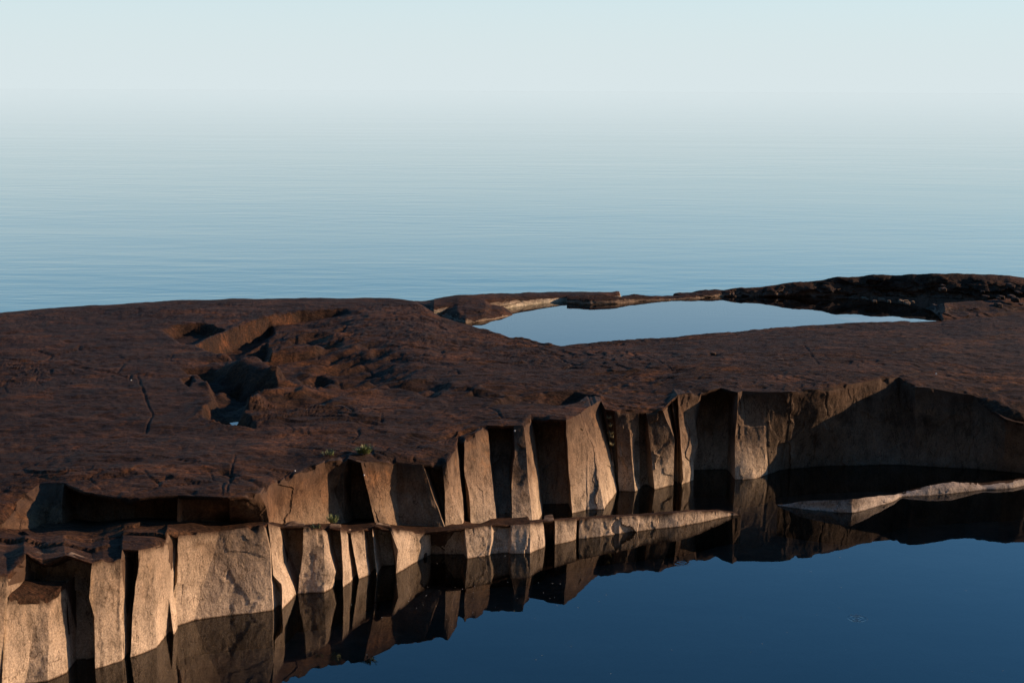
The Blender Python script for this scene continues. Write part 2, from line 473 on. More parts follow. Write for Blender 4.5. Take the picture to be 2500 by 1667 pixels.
# ------------------------------------------------------------------ lower ledge
L = []
def l(top, mids, base, zt=None, zb=0.0, lean=0.0): L.append(crease(top, mids, base, zt, zb, lean)); LT.append(top); return len(L) - 1
LT = []
l((-700, 1620), [], (-700, 2050))                     # 0
l((-60, 1400), [], (-70, 1730))                       # 1
l((14, 1405), [(12, 1450), (9, 1560)], (5, 1692))     # 2
l((60, 1349), [(57, 1420)], (50, 1645))               # 3
l((102, 1371), [], (100, 1640))                       # 4
l((160, 1354), [], (166, 1641))                       # 5
l((226, 1373), [(220, 1461), (230, 1508)], (231, 1632))   # 6
l((253, 1364), [(254, 1430)], (253, 1626))            # 7
l((297, 1362), [(291, 1498)], (297, 1612))            # 8
l((300, 1338), [], (300, 1608))                       # 9
l((338, 1341), [(338, 1385), (325, 1480)], (318, 1604))   # 10
l((380, 1331), [(378, 1425)], (383, 1580))            # 11
l((404, 1323), [(408, 1415)], (401, 1555))            # 12
l((408, 1300), [(412, 1450)], (425, 1549))            # 13
l((436, 1300), [(432, 1421), (420, 1445)], (426, 1530))   # 14
l((535, 1297), [(521, 1360), (499, 1418)], (470, 1514), lean=.18)   # 15
l((644, 1283), [(660, 1346)], (667, 1489))            # 16
l((656, 1276), [(661, 1321), (669, 1404), (688, 1426)], (691, 1487))   # 17
l((683, 1284), [(692, 1375), (715, 1426)], (724, 1452))   # 18
l((742, 1286), [(740, 1353)], (728, 1450))            # 19
l((785, 1286), [(791, 1337)], (793, 1445))            # 20
l((794, 1286), [(804, 1353), (817, 1401)], (806, 1438))   # 21
l((831, 1290), [(836, 1360)], (838, 1433))            # 22
l((844, 1295), [(850, 1362)], (857, 1422))            # 23
l((854, 1298), [(865, 1356)], (877, 1413))            # 24
l((888, 1290), [(893, 1362)], (904, 1403))            # 25
l((910, 1283), [(912, 1340)], (920, 1404))            # 26
l((950, 1289), [(972, 1346)], (968, 1401))            # 27
l((1038, 1301), [(1042, 1330)], (1045, 1356))         # 28
l((1090, 1296), [], (1095, 1364))                     # 29
l((1136, 1290), [(1138, 1330)], (1142, 1364))         # 30
l((1198, 1282), [(1199, 1320)], (1192, 1356))         # 31
l((1245, 1279), [(1246, 1320)], (1244, 1351))         # 32
l((1293, 1275), [], (1294, 1351))                     # 33
l((1324, 1272), [(1327, 1300)], (1329, 1335))         # 34
l((1354, 1270), [], (1354, 1330))                     # 35
l((1408, 1266), [], (1404, 1318))                     # 36
l((1416, 1265), [], (1415, 1315))                     # 37
l((1468, 1262), [], (1468, 1310))                     # 38
l((1512, 1259), [], (1512, 1303))                     # 39
l((1562, 1257), [(1567, 1275)], (1563, 1296))         # 40
l((1612, 1253), [(1606, 1270)], (1611, 1290))         # 41
l((1650, 1250), [], (1650, 1286))                     # 42
l((1710, 1247), [], (1710, 1275))                     # 43
l((1754, 1246), [], (1756, 1265))                     # 44
l((1786, 1249), [], (1788, 1259))                     # 45
l((1806, 1255), [], (1808, 1257), lean=.0)            # 46
LRIM = np.array([c[0] for c in L])
# even out the rim height so that the top of the ledge is one gently falling surface
_lx = np.array([q[0] for q in LT]); _t = (_lx - 550) / 1250.0
_w = np.where((_lx > 10) & (_lx < 1900), 1.0, .05)
_c = np.polynomial.polynomial.polyfit(_t, LRIM[:, 2], 6, w=_w)
print('rim', np.round(LRIM[:, 2], 3).tolist()); _zs = np.polynomial.polynomial.polyval(_t, _c)
_zs = np.where(_lx < 10, .60, _zs); _zs = np.where(_lx > 1560, LRIM[:, 2], _zs); print('fit', np.round(_zs, 3).tolist())
for _i in range(len(L)):
    _k = .35; z_ = LRIM[_i, 2] * (1 - _k) + _zs[_i] * _k
    T_ = Wz(LT[_i][0], LT[_i][1], z_); d0 = L[_i][0][1]
    n_ = len(L[_i])
    for _j in range(n_ - 1):        # shear the crease so that its top lands on the smoothed height
        p_ = L[_i][_j]; f_ = 1 - (L[_i][0][2] - p_[2]) / max(1e-3, L[_i][0][2])
        nd_ = p_[1] + (T_[1] - d0) * f_
        L[_i][_j] = np.array([p_[0] * nd_ / p_[1], nd_, H - (H - p_[2]) * nd_ / p_[1]])
LRIM = np.array([c[0] for c in L])
def ledge_z(x): return float(np.interp(x, [q[0] for q in LT], LRIM[:, 2]))

ZT = .70
# ---- upper cliff, left to right
U = []
UBX = []
def u(top, mids, base, zt=ZT, zb=None, lean=0.0):
    if zb is None:      # foot of the wall: as upright as the top of the ledge allows
        zl = ledge_z(base[0]); T_ = Wz(top[0], top[1], zt)
        zb = float(np.clip(Wd(base[0], base[1], T_[1])[2], zl - .11, zl - .02))
    UBX.append(base); U.append(crease(top, mids, base, zt, zb, lean)); return len(U) - 1
u((-900, 1500), [], (-900, 1515), .60)                 # 0
u((-300, 1345), [], (-300, 1362), .60)                 # 1
u((0, 1268), [], (0, 1288), .61)                       # 2
u((50, 1215), [(45, 1260)], (48, 1292), .65)           # 3
u((94, 1183), [(97, 1235)], (86, 1290), .67)           # 4
u((120, 1180), [(122, 1235)], (112, 1277), .68)        # 5
u((157, 1180), [(152, 1240)], (151, 1275), .69)        # 6
u((205, 1200), [], (215, 1283), .695)                   # 7
u((315, 1217), [], (307, 1275), .69)                  # 8
u((434, 1207), [], (434, 1272), .70)                  # 9
u((560, 1214), [], (560, 1275), .695)                  # 10
u((600, 1210), [(604, 1235)], (598, 1274), .69)        # 11
u((632, 1202), [(650, 1240)], (656, 1270), .68)        # 12
u((676, 1174), [(680, 1230)], (684, 1288), 0.660)        # 13
u((793, 1125), [(803, 1203)], (812, 1279), 0.690)             # 14
u((850, 1119), [(817, 1203)], (845, 1278), 0.690)             # 15
u((882, 1127), [(893, 1178)], (919, 1274), 0.675)             # 16
u((911, 1126), [(934, 1238)], (950, 1277), 0.660)             # 17
u((967, 1127), [(968, 1200, .03)], (975, 1280), 0.630)        # 18
u((1033, 1133), [(1056, 1209)], (1085, 1288), 0.610)          # 19
u((1078, 1130), [(1087, 1200)], (1087, 1284), 0.610)          # 20
u((1091, 1128), [(1100, 1210)], (1129, 1273), 0.615)          # 21
u((1113, 1096), [(1123, 1193)], (1134, 1271), 0.630)          # 22
u((1117, 1074), [(1128, 1140)], (1143, 1268), 0.645)          # 23
u((1134, 1073), [(1133, 1150), (1142, 1196)], (1152, 1284), 0.660)   # 24
u((1154, 1059), [(1160, 1187)], (1168, 1281), 0.675)          # 25
u((1189, 1037), [(1195, 1123), (1206, 1219)], (1213, 1276), 0.690)   # 26
u((1254, 1037), [(1254, 1104), (1248, 1187)], (1252, 1275), 0.690)   # 27
u((1278, 1038), [(1287, 1139)], (1299, 1270), 0.690)          # 28
u((1297, 1019), [(1308, 1104)], (1324, 1254), 0.690, 0)   # 29
u((1381, 1023), [(1385, 1104)], (1396, 1253), ZT, 0)   # 30
u((1421, 1004), [(1435, 1091)], (1433, 1244), ZT, 0)   # 31
u((1436, 993), [(1456, 1130), (1468, 1212)], (1473, 1243), ZT, 0)   # 32
u((1468, 975), [(1488, 1090)], (1504, 1204), ZT, 0)    # 33
u((1479, 997), [(1492, 1095)], (1507, 1198), .66, 0)   # 34
u((1502, 1003), [(1508, 1095)], (1512, 1199), .645, 0) # 35
u((1530, 1002), [(1539, 1070)], (1551, 1200), .645, 0) # 36
u((1560, 1001), [(1549, 1085), (1550, 1160)], (1565, 1193), .645, 0)   # 37
u((1577, 1000), [(1590, 1110)], (1597, 1195), .645, 0) # 38
u((1618, 999), [(1646, 1072)], (1644, 1184), .645, 0)  # 39
u((1640, 975), [(1655, 1073)], (1655, 1184), .68, 0)   # 40
u((1655, 962), [(1662, 1073), (1668, 1168)], (1663, 1183), ZT, 0)      # 41
u((1713, 955), [(1696, 1013), (1704, 1086), (1691, 1115)], (1692, 1173), ZT, 0)  # 42
u((1760, 946), [], (1748, 1171), ZT, 0)                # 43
u((1800, 957), [(1796, 1098)], (1794, 1171), ZT, 0)    # 44
u((1811, 953), [(1821, 1090)], (1838, 1168), ZT, 0)    # 45
u((1870, 955), [(1872, 1070)], (1873, 1158), ZT, 0)    # 46
u((1932, 953), [(1920, 1073)], (1907, 1148), ZT, 0)    # 47
u((1965, 950), [], (1930, 1145), ZT, 0)                # 48
u((2028, 946), [], (2000, 1139), ZT, 0)                # 49
u((2105, 930), [], (2100, 1136), ZT, 0)                # 50
u((2195, 919), [], (2200, 1135), ZT, 0)                # 51
u((2235, 942), [], (2235, 1137), .675, 0)              # 52
u((2283, 946), [], (2275, 1140), .66, 0)               # 53
u((2378, 965), [], (2365, 1144), .60, 0)               # 54
u((2458, 1022), [], (2445, 1150), .50, 0)              # 55
u((2500, 1032), [], (2500, 1156), .47, 0)              # 56
u((2800, 1035), [], (2800, 1150), .36, 0)              # 57
u((3400, 1045), [], (3400, 1140), .25, 0)              # 58

outcrop = empty('rock_outcrop', tuple(Wz(1250, 1250, 0)))
tag(outcrop, 'large dark brown flat-topped rock outcrop whose jointed columns drop into the still pool', 'rock outcrop')
# groups of creases that make one block each, with the inset of every face (gaps are recessed)
UCOL = [
 ((0, 2), [0, 0], None), ((2, 6), [0] * 4, 'rounded rust-orange rock face'),
 ((6, 9), .20, 'shaded undercut'), ((9, 10), [.03], None), ((10, 13), [0, 0, 0], None),
 ((13, 14), [0], 'wide orange-brown rock face'), ((14, 15), [0], None), ((15, 16), [.12], None), ((16, 17), [0], 'orange lit rock strip'),
 ((17, 19), [0, 0], 'broken dark brown block'), ((19, 20), [.12], None), ((20, 22), [0, 0], None), ((22, 24), .06, None),
 ((24, 25), [0], None), ((25, 26), [0], None), ((26, 27), [.14], None), ((27, 28), [0], None), ((28, 29), [0], None), ((29, 30), [.14], None),
 ((30, 31), [0], None), ((31, 33), [0, 0], 'tallest column, lit on its right side'), ((33, 35), [.0, .04], None), ((35, 37), [0, 0], None),
 ((37, 38), [.06], None), ((38, 39), [0], None), ((39, 41), [.05, .05], None), ((41, 42), [0], None), ((42, 44), .30, None),
 ((44, 46), [0, 0], None), ((46, 47), [0], None), ((47, 51), [0] * 4, 'broad brown wall running into the shaded cove'), ((51, 56), [.0, .0, .0, .0, .0], 'rounded overhanging edge in shadow'), ((56, 58), [0, 0], None)]

# slab rim = top ends of the creases
RIM = np.array([(c[0]) for c in U])
UTOP = [(-900, 1500), (-300, 1345), (0, 1268), (50, 1215), (94, 1183), (120, 1180), (157, 1180), (205, 1200), (315, 1217), (434, 1207), (560, 1214), (600, 1210), (632, 1202), (676, 1174), (793, 1125), (850, 1119), (882, 1127), (911, 1126), (967, 1127), (1033, 1133), (1078, 1130), (1091, 1128), (1113, 1096), (1117, 1074), (1134, 1073), (1154, 1059), (1189, 1037), (1254, 1037), (1278, 1038), (1297, 1019), (1381, 1023), (1421, 1004), (1436, 993), (1468, 975), (1479, 997), (1502, 1003), (1530, 1002), (1560, 1001), (1577, 1000), (1618, 999), (1640, 975), (1655, 962), (1713, 955), (1760, 946), (1800, 957), (1811, 953), (1870, 955), (1932, 953), (1965, 950), (2028, 946), (2105, 930), (2195, 919), (2235, 942), (2283, 946), (2378, 965), (2458, 1022), (2500, 1032), (2800, 1035), (3400, 1045)]
assert len(UTOP) == len(U)
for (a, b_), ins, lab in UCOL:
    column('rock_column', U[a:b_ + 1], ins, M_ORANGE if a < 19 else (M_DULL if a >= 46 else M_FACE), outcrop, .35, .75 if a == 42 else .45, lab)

# ---- slab surface
CREST = [(-900, 850, .62), (-300, 790, .66), (0, 765, .70), (200, 748, .70), (450, 734, .70), (600, 730, .70), (800, 729, .70), (940, 729, .70),
         (1010, 735, .70), (1040, 750, .68), (1075, 775, .64), (1130, 790, .615), (1171, 801, .60), (1200, 807, .60), (1245, 826, .60), (1270, 824, .60), (1310, 834, .60), (1370, 847, .60),
         (1400, 843, .60), (1500, 832, .60), (1700, 817, .60), (1900, 799, .60), (2100, 788, .60), (2180, 786, .60), (2300, 781, .60), (2304, 781, .605), (2400, 776, .64), (2500, 767, .64), (2900, 750, .64), (3400, 735, .64)]
xs = np.concatenate([np.linspace(-900, -20, 60), np.arange(-12, 2512, 3.0), np.linspace(2520, 3400, 60), [q[0] for q in UTOP]])
xs = np.unique(xs)
NR = 235
vt = np.linspace(0, 1, NR)
yf = pl(UTOP, xs); rimz = np.interp(xs, [q[0] for q in UTOP], RIM[:, 2])
# z along the rim: interpolate the world rim itself so the slab and the columns share their edge
yb = pl(CREST, xs, 1); zb = pl(CREST, xs, 2)
f1 = vt[:, None]
_k = np.exp(-.5 * (np.arange(-40, 41) / 12.0) ** 2); _k /= _k.sum()
_ux = np.arange(-1000, 3500, 3.0)
_sy = np.convolve(np.pad(np.interp(_ux, xs, yf), 40, 'edge'), _k, 'valid'); _sz = np.convolve(np.pad(np.interp(_ux, xs, rimz), 40, 'edge'), _k, 'valid')
syf, szr = np.interp(xs, _ux, _sy), np.interp(xs, _ux, _sz)
Yp = syf[None] + (yb - syf)[None] * f1 + (yf - syf)[None] * (1 - smooth(f1 / .22))
wt = np.exp(-np.maximum(0, (syf[None] - Yp)) / 70.0)
Zp = .70 + (szr[None] - .70) * wt
Zp = Zp + (rimz[None] - Zp[:1]) * np.exp(-np.maximum(0, yf[None] - Yp) / 9.0)
drop = np.where(zb < .69, 1, 0)[None]
Zp = Zp * (1 - smooth((f1 - .55) / .45)) + zb[None] * smooth((f1 - .55) / .45)
G = Wz(np.broadcast_to(xs, Yp.shape), Yp, Zp)

def to_plan(pts, z=.70):
    return [Wz(q[0], q[1], z)[:2] for q in pts]
def inside(P, poly):
    r = np.zeros(P.shape[:-1], bool)
    for i in range(len(poly)):
        a, b = poly[i], poly[(i + 1) % len(poly)]
        c = (a[1] > P[..., 1]) != (b[1] > P[..., 1])
        with np.errstate(divide='ignore', invalid='ignore'):
            xx = (b[0] - a[0]) * (P[..., 1] - a[1]) / (b[1] - a[1] + 1e-12) + a[0]
        r ^= c & (P[..., 0] < xx)
    return r
def pit(P, pts, widths, z=.70):
    """0 outside, rising to 1 inside the polygon; every side has its own slope width in metres"""
    poly = to_plan(pts, z)
    m_ = np.ones(P.shape[:-1])
    ins = inside(P, poly)
    for i in range(len(poly)):
        d = seg_dist(P, poly[i], poly[(i + 1) % len(poly)])
        w_ = widths[i % len(widths)] if isinstance(widths, (list, tuple)) else widths
        m_ = np.minimum(m_, smooth(d / w_) if w_ > .06 else np.clip(d / w_, 0, 1))
    return np.where(ins, m_, 0)
def groove(P, pts, width, z=.70):
    pp = to_plan(pts, z); d = np.full(P.shape[:-1], 9.0)
    for a, b in zip(pp[:-1], pp[1:]): d = np.minimum(d, seg_dist(P, a, b))
    return np.clip(1 - d / width, 0, 1)

Q = G[..., :2]
Qn = Q + .06 * np.stack([fbm(G / .45, 71, 3), fbm(G / .45, 77, 3)], -1)      # wobbled outline
keep = smooth(f1 / .03) * smooth((1 - f1) / .02)
dz = np.zeros(Yp.shape)
# broad undulation and faint bedding ridges
P3 = G.copy(); P3[..., 2] = 0
dz += .020 * fbm(P3 / np.array([2.2, 1.2, 1]), 5, 3)
dz += .010 * fbm(P3 / np.array([.9, .35, 1]), 15, 4)
dz += .009 * (1 - .5 * smooth((xs[None] - 1350) / 500)) * fbm(P3 / np.array([.24, .13, 1]), 25, 5, .6)
dz += .0040 * vnoise(P3 / np.array([.05, .04, 1]), 29)
# worn bedding steps and a joint network
def terrace(q, sharp=.18):
    f = np.floor(q); return f + smooth((q - f) / sharp)
Tn = fbm((P3 + .04 * fbm(P3 / .2, 401, 3)[..., None]) / np.array([1.5, .75, 1]), 403, 4)
rx = 1 - .6 * smooth((xs[None] - 1350) / 500)      # the right-hand slab is planed smoother
lw = rx * (.25 + .75 * smooth((fbm(P3 / 1.6, 407, 2) + .15) / .3))
dz += .016 * lw * (terrace(Tn * 7) - Tn * 7)
Tn2 = fbm((P3 + .03 * fbm(P3 / .15, 411, 3)[..., None]) / np.array([.6, .30, 1]), 413, 3)
dz += .007 * lw * (terrace(Tn2 * 5) - Tn2 * 5)
def joints(p, scale, seed):
    q = p[..., :2] / np.asarray(scale, float); c0 = np.floor(q).astype(np.int64); z0 = c0[..., 0] * 0
    f1_ = np.full(q.shape[:-1], 9.0); f2_ = f1_.copy()
    for i in (-1, 0, 1):
        for j in (-1, 0, 1):
            a, b = c0[..., 0] + i, c0[..., 1] + j
            d = np.hypot(q[..., 0] - a - .5 - .45 * _hash(a, b, z0, seed), q[..., 1] - b - .5 - .45 * _hash(a, b, z0, seed + 1))
            f2_ = np.minimum(f2_, np.maximum(f1_, d)); f1_ = np.minimum(f1_, d)
    return f2_ - f1_
jw = P3 + .05 * np.stack([fbm(P3 / .25, 421, 3), fbm(P3 / .25, 425, 3), P3[..., 2] * 0], -1)
jm = smooth((fbm(P3 / 1.1, 431, 2) + .05) / .25)
dz -= .012 * rx * jm * np.clip(1 - joints(jw, (1.3, .8), 441) / .022, 0, 1)
dz -= .008 * rx * smooth((fbm(P3 / .9, 435, 2)) / .2) * np.clip(1 - joints(jw, (.55, .34), 445) / .035, 0, 1)
# carved basin left of centre
basin = pit(.5 * Q + .5 * Qn, [(474, 845), (554, 808), (669, 772), (729, 760), (847, 754), (925, 768), (1010, 850), (1130, 920), (1060, 966), (898, 940), (840, 950), (778, 950), (757, 931), (690, 931), (684, 917), (637, 895), (560, 872)],
            [.04, .04, .04, .04, .25, .9, .9, .5, .12, .10, .08, .03, .08, .03, .06, .08, .12])
dz -= .11 * basin
dz -= .09 * pit(Q, [(474, 845), (554, 808), (664, 773), (672, 800), (600, 850), (560, 872)], [.04, .04, .06, .2, .25, .2])
dz -= .10 * pit(Q, [(385, 808), (420, 797), (487, 792), (512, 794), (552, 806), (470, 840), (440, 842)], [.12, .05, .05, .05, .02, .06, .15])
dz += .07 * pit(.6 * Q + .4 * Qn, [(652, 824), (700, 818), (760, 820), (805, 836), (792, 852), (720, 860), (655, 864)], [.10, .10, .25, .12, .04, .04, .03])
dz -= .07 * pit(.6 * Q + .4 * Qn, [(590, 852), (615, 826), (655, 815), (651, 862), (618, 866)], [.05, .05, .03, .05, .05])
dz += .05 * pit(Qn, [(560, 876), (640, 893), (683, 916), (683, 936), (600, 920), (520, 900)], [.12, .10, .03, .12, .15, .2])
# hollows
dz -= .11 * pit(Qn, [(505, 925), (600, 918), (620, 935), (668, 955), (618, 985), (610, 1015), (640, 1040), (560, 1036), (500, 1018), (490, 1000), (515, 980)], [.10, .12, .12, .10, .08, .06, .08, .06, .06, .06, .06])
dz -= .10 * pit(Qn, [(435, 895), (520, 893), (610, 915), (690, 942), (600, 940), (505, 930), (470, 915)], [.2, .15, .12, .1, .05, .05, .1])
dz -= .06 * pit(Q, [(440, 925), (470, 918), (480, 930), (462, 948), (448, 940)], .05)
dz -= .08 * pit(Qn, [(715, 900), (770, 893), (830, 905), (775, 935), (730, 925)], [.2, .1, .2, .2, .1])
dz -= .06 * pit(Qn, [(1000, 965), (1060, 930), (1130, 925), (1080, 960), (1050, 969)], [.15, .2, .2, .05, .05])
dz -= .05 * pit(Qn, [(1180, 985), (1260, 955), (1400, 950), (1470, 962), (1380, 985), (1290, 985)], [.1, .12, .06, .05, .1, .1])
# rough crags inside the basin area
rgh = pit(Q, [(380, 880), (560, 800), (860, 760), (1000, 850), (1160, 930), (1500, 950), (1400, 985), (1000, 970), (640, 1060), (420, 1000)], .5)
P3w = P3 + .05 * np.stack([vnoise(P3 / .15, 190 + k) for k in range(3)], -1)
def blur(a, n=2):
    for _ in range(n):
        b_ = np.pad(a, 1, 'edge'); a = (b_[:-2, 1:-1] + 2 * b_[1:-1, 1:-1] + b_[2:, 1:-1]) / 4
        b_ = np.pad(a, ((0, 0), (2, 2)), 'edge'); a = (b_[:, :-4] + b_[:, 1:-3] + b_[:, 2:-2] + b_[:, 3:-1] + b_[:, 4:]) / 5
    return a
_c, _s = math.cos(rad(42)), math.sin(rad(42))
PR = np.stack([P3w[..., 0] * _c + P3w[..., 1] * _s, -P3w[..., 0] * _s + P3w[..., 1] * _c, P3w[..., 2] * 0], -1)
fold = 1 - np.abs(fbm(PR / np.array([1.5, .42, 1]), 211, 3)) * 3
fold2 = 1 - np.abs(fbm(PR / np.array([.7, .20, 1]), 221, 3)) * 3
dz += rgh * (.045 * (fold - .3) + .016 * fold2)
dz += .007 * fbm(PR / np.array([.8, .25, 1]), 231, 4)
dz += rgh * blur(.034 * facets(P3w, (.60, .40, 1), 133) + .007 * facets(P3w, (.22, .16, 1), 137) + .02 * fbm(P3 / np.array([.5, .3, 1]), 33, 4))
dz += .0028 * blur(facets(P3w, (.30, .16, 1), 143, .5))
# lumpy ground above the lower left cave and along the front rim
lum = pit(Q, [(-20, 1150), (300, 1110), (620, 1130), (700, 1080), (1000, 1060), (1110, 1090), (1050, 1125), (800, 1115), (640, 1195), (400, 1208), (150, 1178)], .35)
dz += lum * (.030 * fbm(P3 / np.array([.45, .28, 1]), 43, 4) + .016 * facets(P3w, (.40, .22, 1), 151, .5))
pm = pit(Qn, [(500, 915), (620, 918), (700, 930), (900, 900), (940, 950), (780, 960), (660, 1030), (560, 1040), (490, 1010)], .12)
dz += pm * blur(.024 * facets(P3w, (.30, .26, 1), 511, .5))
# joints and cracks
for pts, wd, dp in (([(175, 893), (230, 906)], .04, .02), ([(230, 906), (268, 912), (315, 927), (318, 918)], .018, .014), ([(333, 918), (342, 935), (355, 965), (368, 1010), (356, 1052)], .011, .012),
                     ([(575, 1110), (565, 1150), (552, 1212)], .010, .008),
                    ([(1290, 905), (1370, 893), (1450, 885)], .02, .010), ([(1570, 850), (1640, 905)], .012, .008), ([(1960, 840), (2000, 890)], .012, .008),
                    ([(2180, 860), (2400, 820), (2500, 800)], .02, .014), ([(2250, 900), (2190, 918)], .02, .012), ([(700, 1085), (830, 1100), (900, 1090)], .03, .015),
                    ([(1005, 1052), (1060, 1058), (1130, 1042), (1180, 1036)], .04, .025), ([(1010, 1095), (1030, 1132)], .012, .02), ([(545, 1150), (600, 1165), (650, 1185)], .04, .018),
                    ([(749, 998), (792, 988), (840, 990), (862, 1006)], .016, .010), ([(890, 996), (960, 995)], .012, .006), ([(1080, 1010), (1220, 1020)], .015, .008),
                    ([(1530, 865), (1562, 872)], .02, .012), ([(1905, 878), (1950, 884)], .02, .012), ([(2010, 805), (2035, 806)], .02, .012), ([(1740, 862), (1748, 868)], .05, .02), ([(1300, 875), (1325, 878)], .02, .012),
                    ([(20, 815), (34, 814)], .04, .02), ([(160, 836), (175, 838)], .05, .02), ([(30, 1150), (110, 1160), (150, 1158)], .02, .012)):
    dz -= dp * groove(.7 * Q + .3 * Qn, pts, wd)
G[..., 2] += dz * keep
G = rimchip(G, np.exp(-np.maximum(0, np.linalg.norm(G[..., :2] - G[:1, :, :2], axis=-1)) / .05))
G = warp(G)
# lip folded under the rim, and the back falling away into the lake or below the pool line
lip = G[:1] + np.array([0, .010, -.022])
lip2 = G[:1] + np.array([0, .30, -.03])
backs = []
far = np.where(np.array(zb) <= .641, 1.0, 0.0)
cdir = G[-1, :, :2] / np.linalg.norm(G[-1, :, :2], axis=1)[:, None]
for r_, zz_ in ((.12, -.012), (.35, -.06), (.8, -.22), (1.5, -.6), (2.4, -1.2)):
    q = G[-1].copy(); q[:, :2] += cdir * r_; q[:, 2] += zz_ * 1.0
    q = q + .02 * np.stack([vnoise(q / .3, 3 + k) for k in range(3)], -1) * (r_ > .2)
    backs.append(q[None])
G2 = np.concatenate([lip2, lip, G] + backs, 0)
mesh_obj('slab_top', G2.reshape(-1, 3), grid_faces(*G2.shape[:2]), M_TOP, outcrop, True)

ledge = empty('rock_ledge', tuple(Wz(1000, 1390, 0)))
tag(ledge, 'low jointed rock ledge at the cliff foot, tapering to a point in the pool', 'rock ledge')
LCOL = [((0, 2), [0, 0], None), ((2, 3), [0], None), ((3, 6), .16, None), ((6, 8), [0, 0], 'tan column with a dark broken notch'), ((8, 10), [.12, .14], None),
        ((10, 12), [0, 0], 'brightest pale column'), ((12, 14), [.05, .06], None), ((14, 15), [0], 'smooth tan rock face'), ((15, 16), [0], 'wide grey-brown rock face'),
        ((16, 17), [.05], None), ((17, 18), [0], 'twisted pale rock rib'), ((18, 19), [.12], None), ((19, 21), [0, 0], None), ((21, 22), [.10], None), ((22, 23), [0], 'narrow pale column'),
        ((23, 24), [.08], None), ((24, 25), [0], None), ((25, 27), [.08, .12], None), ((27, 28), [0], 'pale face narrowing to the left'), ((28, 30), .09, None),
        ((30, 31), [0], None), ((31, 33), [0.02, 0], None), ((33, 34), [0], None), ((34, 35), [.12], None), ((35, 36), [0], None), ((36, 37), [.06], None),
        ((37, 38), [0], None), ((38, 39), [0], None), ((39, 40), [0], None), ((40, 41), [0], None), ((41, 42), [0], None), ((42, 44), [0, 0], None), ((44, 46), [0, 0], 'low pointed tip')]
for (a, b_), ins, lab in LCOL:
    dep = .28 if a < 28 else (.10 if a < 34 else .07)
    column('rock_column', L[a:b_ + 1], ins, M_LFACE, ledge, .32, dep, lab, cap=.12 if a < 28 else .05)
# ledge top surface
lx = np.unique(np.concatenate([np.linspace(-700, -15, 50), np.arange(-12, 1806, 3.0), [q[0] for q in LT]]))
lyf = pl(LT, lx); lzf = np.interp(lx, [q[0] for q in LT], LRIM[:, 2])
ubase = [(U[i][-1], ) for i in range(len(U))]
UB = [(-900, 1515), (-300, 1362), (0, 1288), (48, 1292), (86, 1290), (112, 1277), (151, 1275), (215, 1283), (307, 1275), (434, 1272), (560, 1275), (598, 1274), (656, 1270), (684, 1276), (812, 1275), (845, 1275), (919, 1272), (975, 1280), (1085, 1286), (1129, 1272), (1168, 1279), (1213, 1275), (1252, 1273), (1299, 1268), (1354, 1264.5), (1408, 1262), (1468, 1258), (1512, 1255), (1562, 1253), (1612, 1249), (1650, 1246), (1710, 1243.5), (1754, 1243.5), (1786, 1247), (1808, 1254.5)]
lyb = np.minimum(pl(UB, lx), lyf - 1.0)
# height at the back of the ledge: foot of the upper cliff, then level with the front
_bx = [c[-1] for c in U[:29]]; _bp = [(q[0]) for q in UBX[:29]]
bz = np.where(lx < 1240, np.interp(lx, _bp, [b_[2] for b_ in _bx]), lzf - .004)
bz = np.where((lx > 1160) & (lx < 1240), bz * (1 - smooth((lx - 1160) / 80)) + (lzf - .004) * smooth((lx - 1160) / 80), bz)
bz = np.convolve(np.pad(bz, 9, 'edge'), np.ones(19) / 19, 'valid')
NL = 60
v2 = np.linspace(0, 1, NL)[:, None]
LY = lyf[None] + (lyb - lyf)[None] * v2
LZ = lzf[None] + (bz - lzf)[None] * smooth(v2)
LG = Wz(np.broadcast_to(lx, LY.shape), LY, LZ)
k2 = smooth(v2 / .06) * smooth((680 - lx[None]) / 200) * smooth((1 - v2) / .1)
P3 = LG.copy(); P3[..., 2] = 0
LG[..., 2] += k2 * (.022 * fbm(P3 / np.array([.5, .22, 1]), 61, 4) + .016 * facets(P3, (.35, .18, 1), 163, .5))
LG = rimchip(LG, np.exp(-np.linalg.norm(LG[..., :2] - LG[:1, :, :2], axis=-1) / .04))
LG = warp(LG)
lipA = LG[:1] + np.array([0, .008, -.016]); lipB = LG[:1] + np.array([0, .05, -.03])
bk1 = LG[-1:] + np.array([0, .03, -.01]); bk2 = LG[-1:] + np.array([0, .18, -.03]); bk3 = LG[-1:] + np.array([0, .22, -.5])
narrow = (lx > 1290)[None, :, None]
bk2 = np.where(narrow, LG[-1:] + np.array([0, .05, -.06]), bk2)
bk3 = np.where(narrow, LG[-1:] + np.array([0, .09, -.5]), bk3)
LG2 = np.concatenate([lipB, lipA, LG, bk1, bk2, bk3], 0)
mesh_obj('ledge_top', LG2.reshape(-1, 3), grid_faces(*LG2.shape[:2]), M_LEDGETOP, ledge, True)

